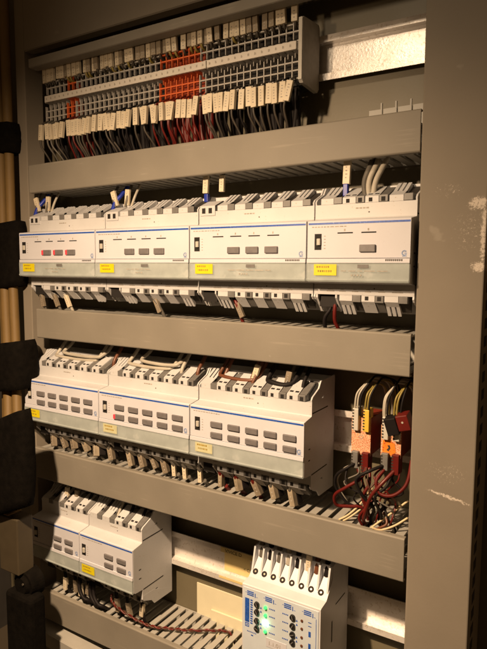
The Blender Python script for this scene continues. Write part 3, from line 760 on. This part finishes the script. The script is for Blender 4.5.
# ------------------------------------------------------------------ plug-in blocks on the right
def block(label, x0, x1, zt, zb, diamond):
    t = thing('connector_block', label, 'connector block', (x0, 47, zb), 'orange blocks with plugs on the rail')
    W = x1-x0; h = zt-zb; f = -32
    B('boardside').box(0, W, f, 0, 0, h, .5).build('housing', t)
    B('board').box(-.1, W+.1, f-.4, f+.05, -.2, h+.1, .15).build('speckled_label', t)
    if diamond:
        B('orangelab').front([(1.2,2),(8,1.2),(11.4,4),(10.6,10.5),(7,12.5),(1.4,12)], f-.7, f-.38).build('orange_sticker', t)
        mk = B('ink').front([(4.4,5),(6,4.2),(7.4,6.6),(6.8,9),(5,8.6),(6,7)], f-.8, f-.65); mk.build('sticker_mark', t)
    else:
        mk = B('print')
        for k in range(6): an = k*math.pi/3; mk.box(W*.5+1.5*math.cos(an)-.4, W*.5+1.5*math.cos(an)+.4, f-.55, f-.38, h*.48+1.5*math.sin(an)-.4, h*.48+1.5*math.sin(an)+.4)
        mk.build('printed_mark', t)
    def plug(xa, xb, za, zc, key, name):
        m = B(key).box(xa, xb, f-4, f+6, za, zc, .4); m.m('ink'); z = za+1.2
        while z < zc-1.5: m.box(xa-.15, xa+1.3, f-4.1, f-2.0, z, z+1.1); z += 2.3
        m.build(name, t)
    plug(1.6, 6.2, h-10, h+7, 'white2', 'white_plug'); plug(10, W-.4, h-10, h+7, 'yplug' if not diamond else 'white2', 'yellow_plug' if not diamond else 'white_plug')
    plug(1.4, 6.6, -10, 3, 'clamp', 'grey_plug'); plug(9.4, W-.2, -12, 3, 'wred2', 'red_plug')
    return t
block('orange speckled block with white and yellow plugs, nearer the modules', -155.2, -140.2, -113.5, -143, False)
block('orange block with an orange patch, half behind the right post', -132, -117, -117, -140.5, True)
t = thing('bus_connector', 'small red and dark grey bus connector tilted over the right orange block', 'connector', (-118, 10, -112), None, (math.radians(8), math.radians(-16), 0))
B('wblack').box(-9, -.2, -5, 6, -8, 5, .6).build('dark_half', t)
B('wred').box(.2, 9, -5, 6, -5.6, 6, .6).build('red_half', t)
B('wlight').cyl((4.5, -5.2, 1), .8, (0,1,0), .3, 10).build('contact_point', t)
gX = 'wires arching over the orange blocks'
for n, (xa, xb, top, key) in enumerate(((-152,-138,-86,'wlight'), (-150,-134,-84,'wlight'), (-148,-130,-82,'wblack'), (-144,-136,-88,'wyellow'), (-142,-130,-85,'wyellow'), (-141,-127,-83,'wblack'),
                                        (-130,-116,-86,'wlight'), (-129,-113,-84,'wlight'), (-127,-111,-81,'wblack'), (-122,-112,-87,'wyellow'), (-120,-110,-85,'wyellow'), (-117,-109,-83,'wblack'))):
    side = 'left' if n < 6 else 'right'
    lab = '%s %s wire arching over the %s orange block' % (('outer', 'inner', 'single')[0 if n % 6 in (0, 3) else 1 if n % 6 in (1, 4) else (2 if n % 6 == 2 else 0)] if n % 6 != 5 else 'rearmost', {'wlight':'pale','wblack':'black','wyellow':'yellow'}[key], side)
    wire(lab, key, [(xa,13,-112),(xa,12,-104),(xa+1,13,-95),((xa*2+xb)/3,18,top-3),((xa+xb)/2,24,top),(xb,34,top-5),(xb+1,42,top-22),(xb+1,44,-125)], .75, gX)
gY = 'wires looping from the orange blocks to the duct'
loops = [('wred2', [(-142,13,-150),(-144,6,-158),(-154,2,-166),(-163,3,-174),(-163,6,-183),(-155,10,-184),(-146,14,-184),(-142,18,-192),(-143,24,-206)], 1.6, 'thick red wire looping left below the left orange block'),
 ('wblack', [(-150,13,-149),(-156,8,-153),(-165,10,-161),(-167,14,-172),(-160,18,-184),(-150,22,-190),(-146,28,-205)], 1.4, 'black wire looping widest left below the left orange block'),
 ('wlight', [(-148,13,-149),(-158,10,-154),(-166,14,-165),(-165,18,-176),(-158,22,-190),(-157,26,-206)], 1.1, 'thin pale wire bowed left below the left orange block'),
 ('wred', [(-140,13,-151),(-138,8,-162),(-142,6,-172),(-139,8,-184),(-143,12,-193),(-144,20,-206)], 1.6, 'dark red wire dropping straight from the left red plug'),
 ('wblack', [(-128,13,-147),(-136,4,-150),(-146,2,-158),(-142,4,-170),(-134,8,-180),(-138,14,-192),(-138,22,-206)], 1.5, 'black wire crossing from the right block to the left'),
 ('wred', [(-120,13,-149),(-127,5,-158),(-134,3,-168),(-138,4,-178),(-141,6,-188),(-142,12,-196),(-142,22,-208)], 1.7, 'dark red wire slanting left from the right block'),
 ('wred2', [(-108.5,14,-140),(-110,8,-156),(-118,4,-165),(-128,4,-166),(-132,6,-158),(-128,12,-150)], 1.6, 'red wire sagging between the right block and the post'),
 ('wblack', [(-122,13,-150),(-124,6,-160),(-132,4,-170),(-128,8,-184),(-131,14,-194),(-131,24,-206)], 1.4, 'black wire dropping from the right red plug'),
 ('wcream', [(-140,22,-170),(-147,14,-182),(-154,9,-190),(-161,7,-195)], 1.0, 'cream wire end lying on the duct, left one'),
 ('wcream', [(-138,24,-172),(-145,16,-184),(-152,10,-191),(-158,8,-195.5)], 1.0, 'cream wire end beside the left one on the duct'),
 ('wcream', [(-112,22,-174),(-122,14,-183),(-131,8,-191),(-137,6,-197)], 1.0, 'cream wire end slanting onto the duct, middle one'),
 ('wcream', [(-110,14,-184),(-118,9,-190),(-127,5,-194),(-133,3,-193)], 1.0, 'long cream wire end lying over the duct edge'),
 ('wred2', [(-133,10,-172),(-139,5,-180),(-144,5,-188),(-142,8,-196),(-140,16,-206)], 1.4, 'short red wire diving into the duct beside the cream ends'),
 ('wbrown', [(-128,14,-184),(-124,9,-190),(-131,8,-196),(-134,14,-206)], 1.3, 'brown wire curling into the duct near the post')]
for key, pts, r, lab in loops: wire(lab, key, pts, r*.82, gY)
rt = random.Random(5)
for n in range(9):
    x0 = (-151, -142, -128, -119)[n % 4] + rt.uniform(-1.5, 1.5); x1 = -146 + n*3.6
    key = ('wred', 'wblack', 'wbrown2', 'wred2', 'wblack', 'wbrown2', 'wred', 'wblack', 'wgrey')[n]
    lab = 'thin %s wire in the tangle, %s from the left where it enters the duct' % ({'wred':'dark red','wred2':'red','wblack':'black','wbrown2':'brown','wgrey':'grey'}[key], ORD[n+1])
    wire(lab, key, [(x0,14,-149),(x0+rt.uniform(-5,5),rt.uniform(6,14),-156),(x0+rt.uniform(-12,8),rt.uniform(4,16),-166),(x1+rt.uniform(-8,8),rt.uniform(6,18),-176),(x1+rt.uniform(-4,4),rt.uniform(8,18),-187),(x1,rt.uniform(14,22),-197),(x1,26,-208)], rt.uniform(.6,.95), gY)
wire('black wire running down beside the post above the orange blocks', 'wblack', [(-116,40,-84),(-112,34,-96),(-108.5,28,-112),(-108,22,-128),(-109,18,-150)], 1.6, gX)

# ------------------------------------------------------------------ cable bundle and dark fittings on the left
gL = 'ochre cables in the bundle at the left'
for n, (x, y, r) in enumerate(((-560, 8, 6.0), (-548, 0, 5.4), (-537, 2, 5.0))):
    t = tag(B('cable').tube([(0,0,330),(0,0,200),(0,0,100),(3,-3,0),(15,-11,-90),(32,-25,-150),(74,-57,-225)], r, 14).build('thick_cable', None, (x, y, 0)),
            'ochre thick vertical cable at the left, %s of three' % ('outermost', 'middle', 'nearest the post')[n], 'cable', gL)
def wrap(lab, x0, x1, y0, y1, z0, z1, skew=0):
    mb = B('cloth'); n = 20; prof = []
    cx, cy, a, b = (x0+x1)/2, (y0+y1)/2, (x1-x0)/2, (y1-y0)/2
    nz = 10; rings = []
    for j in range(nz+1):
        q = j/nz; k = 1 - .10*abs(2*q-1)**3 + random.uniform(-.015, .015)
        ring = []
        for i in range(n):
            an = 2*math.pi*i/n
            e = .55
            c, s_ = math.cos(an), math.sin(an)
            ring.append(mb.bm.verts.new((a*k*math.copysign(abs(c)**e, c), b*k*math.copysign(abs(s_)**e, s_), (z0 + (z1-z0)*q) + skew*(a*math.copysign(abs(c)**e, c))/a + random.uniform(-.5, .5))))
        rings.append(ring)
    for r0, r1 in zip(rings, rings[1:]):
        for i in range(n):
            f = mb._f([r0[i], r0[(i+1)%n], r1[(i+1)%n], r1[i]]); f.smooth = True
    mb._f(rings[0]); mb._f(rings[-1])
    o = mb.build('cable_wrap', None, (cx, cy, 0))
    return tag(o, lab, 'cable wrap', 'black wraps round the cable bundle')
wrap('black wrap highest on the left cable bundle', -580, -523, -10, 16, 118, 148)
wrap('black wrap on the cable bundle beside the top module row', -570, -516, -12, 12, -24, 44, 3)
wrap('black wrap on the cable bundle beside the middle module row', -548, -494, -32, 4, -130, -80, 4)
wrap('large black wrap hanging beside the lowest module row', -510, -434, -72, -52, -236, -144, 14)
t = thing('junction_box', 'beige box with open top below the large black wrap', 'box', (-464, -62, -322))
B('boxtan').box(-20, 8, -2, 16, 26, 82, 1.2).build('box_shell', t)
B('cable').box(-18, -6, -1, 14, 82.2, 84.0, .4).build('box_lid', t)
t = thing('cable_gland', 'dark round cable gland at the lower left corner', 'cable gland', (-456, -62, -318))
mb = B('cloth').cyl((-2, 4, 10), 13, (0,1,0), 14, 30, 15); mb.cyl((-2, 1, 10), 8, (0,1,0), 4, 24, 11)
mb.build('gland_body', t)
B('steel').cyl((3, .5, 14), 1.1, (0,-1,0), .9, 12).build('clamp_screw', t)
B('cloth').box(-20, 19, -4, 14, -110, 4, 4).build('gland_boot', t)
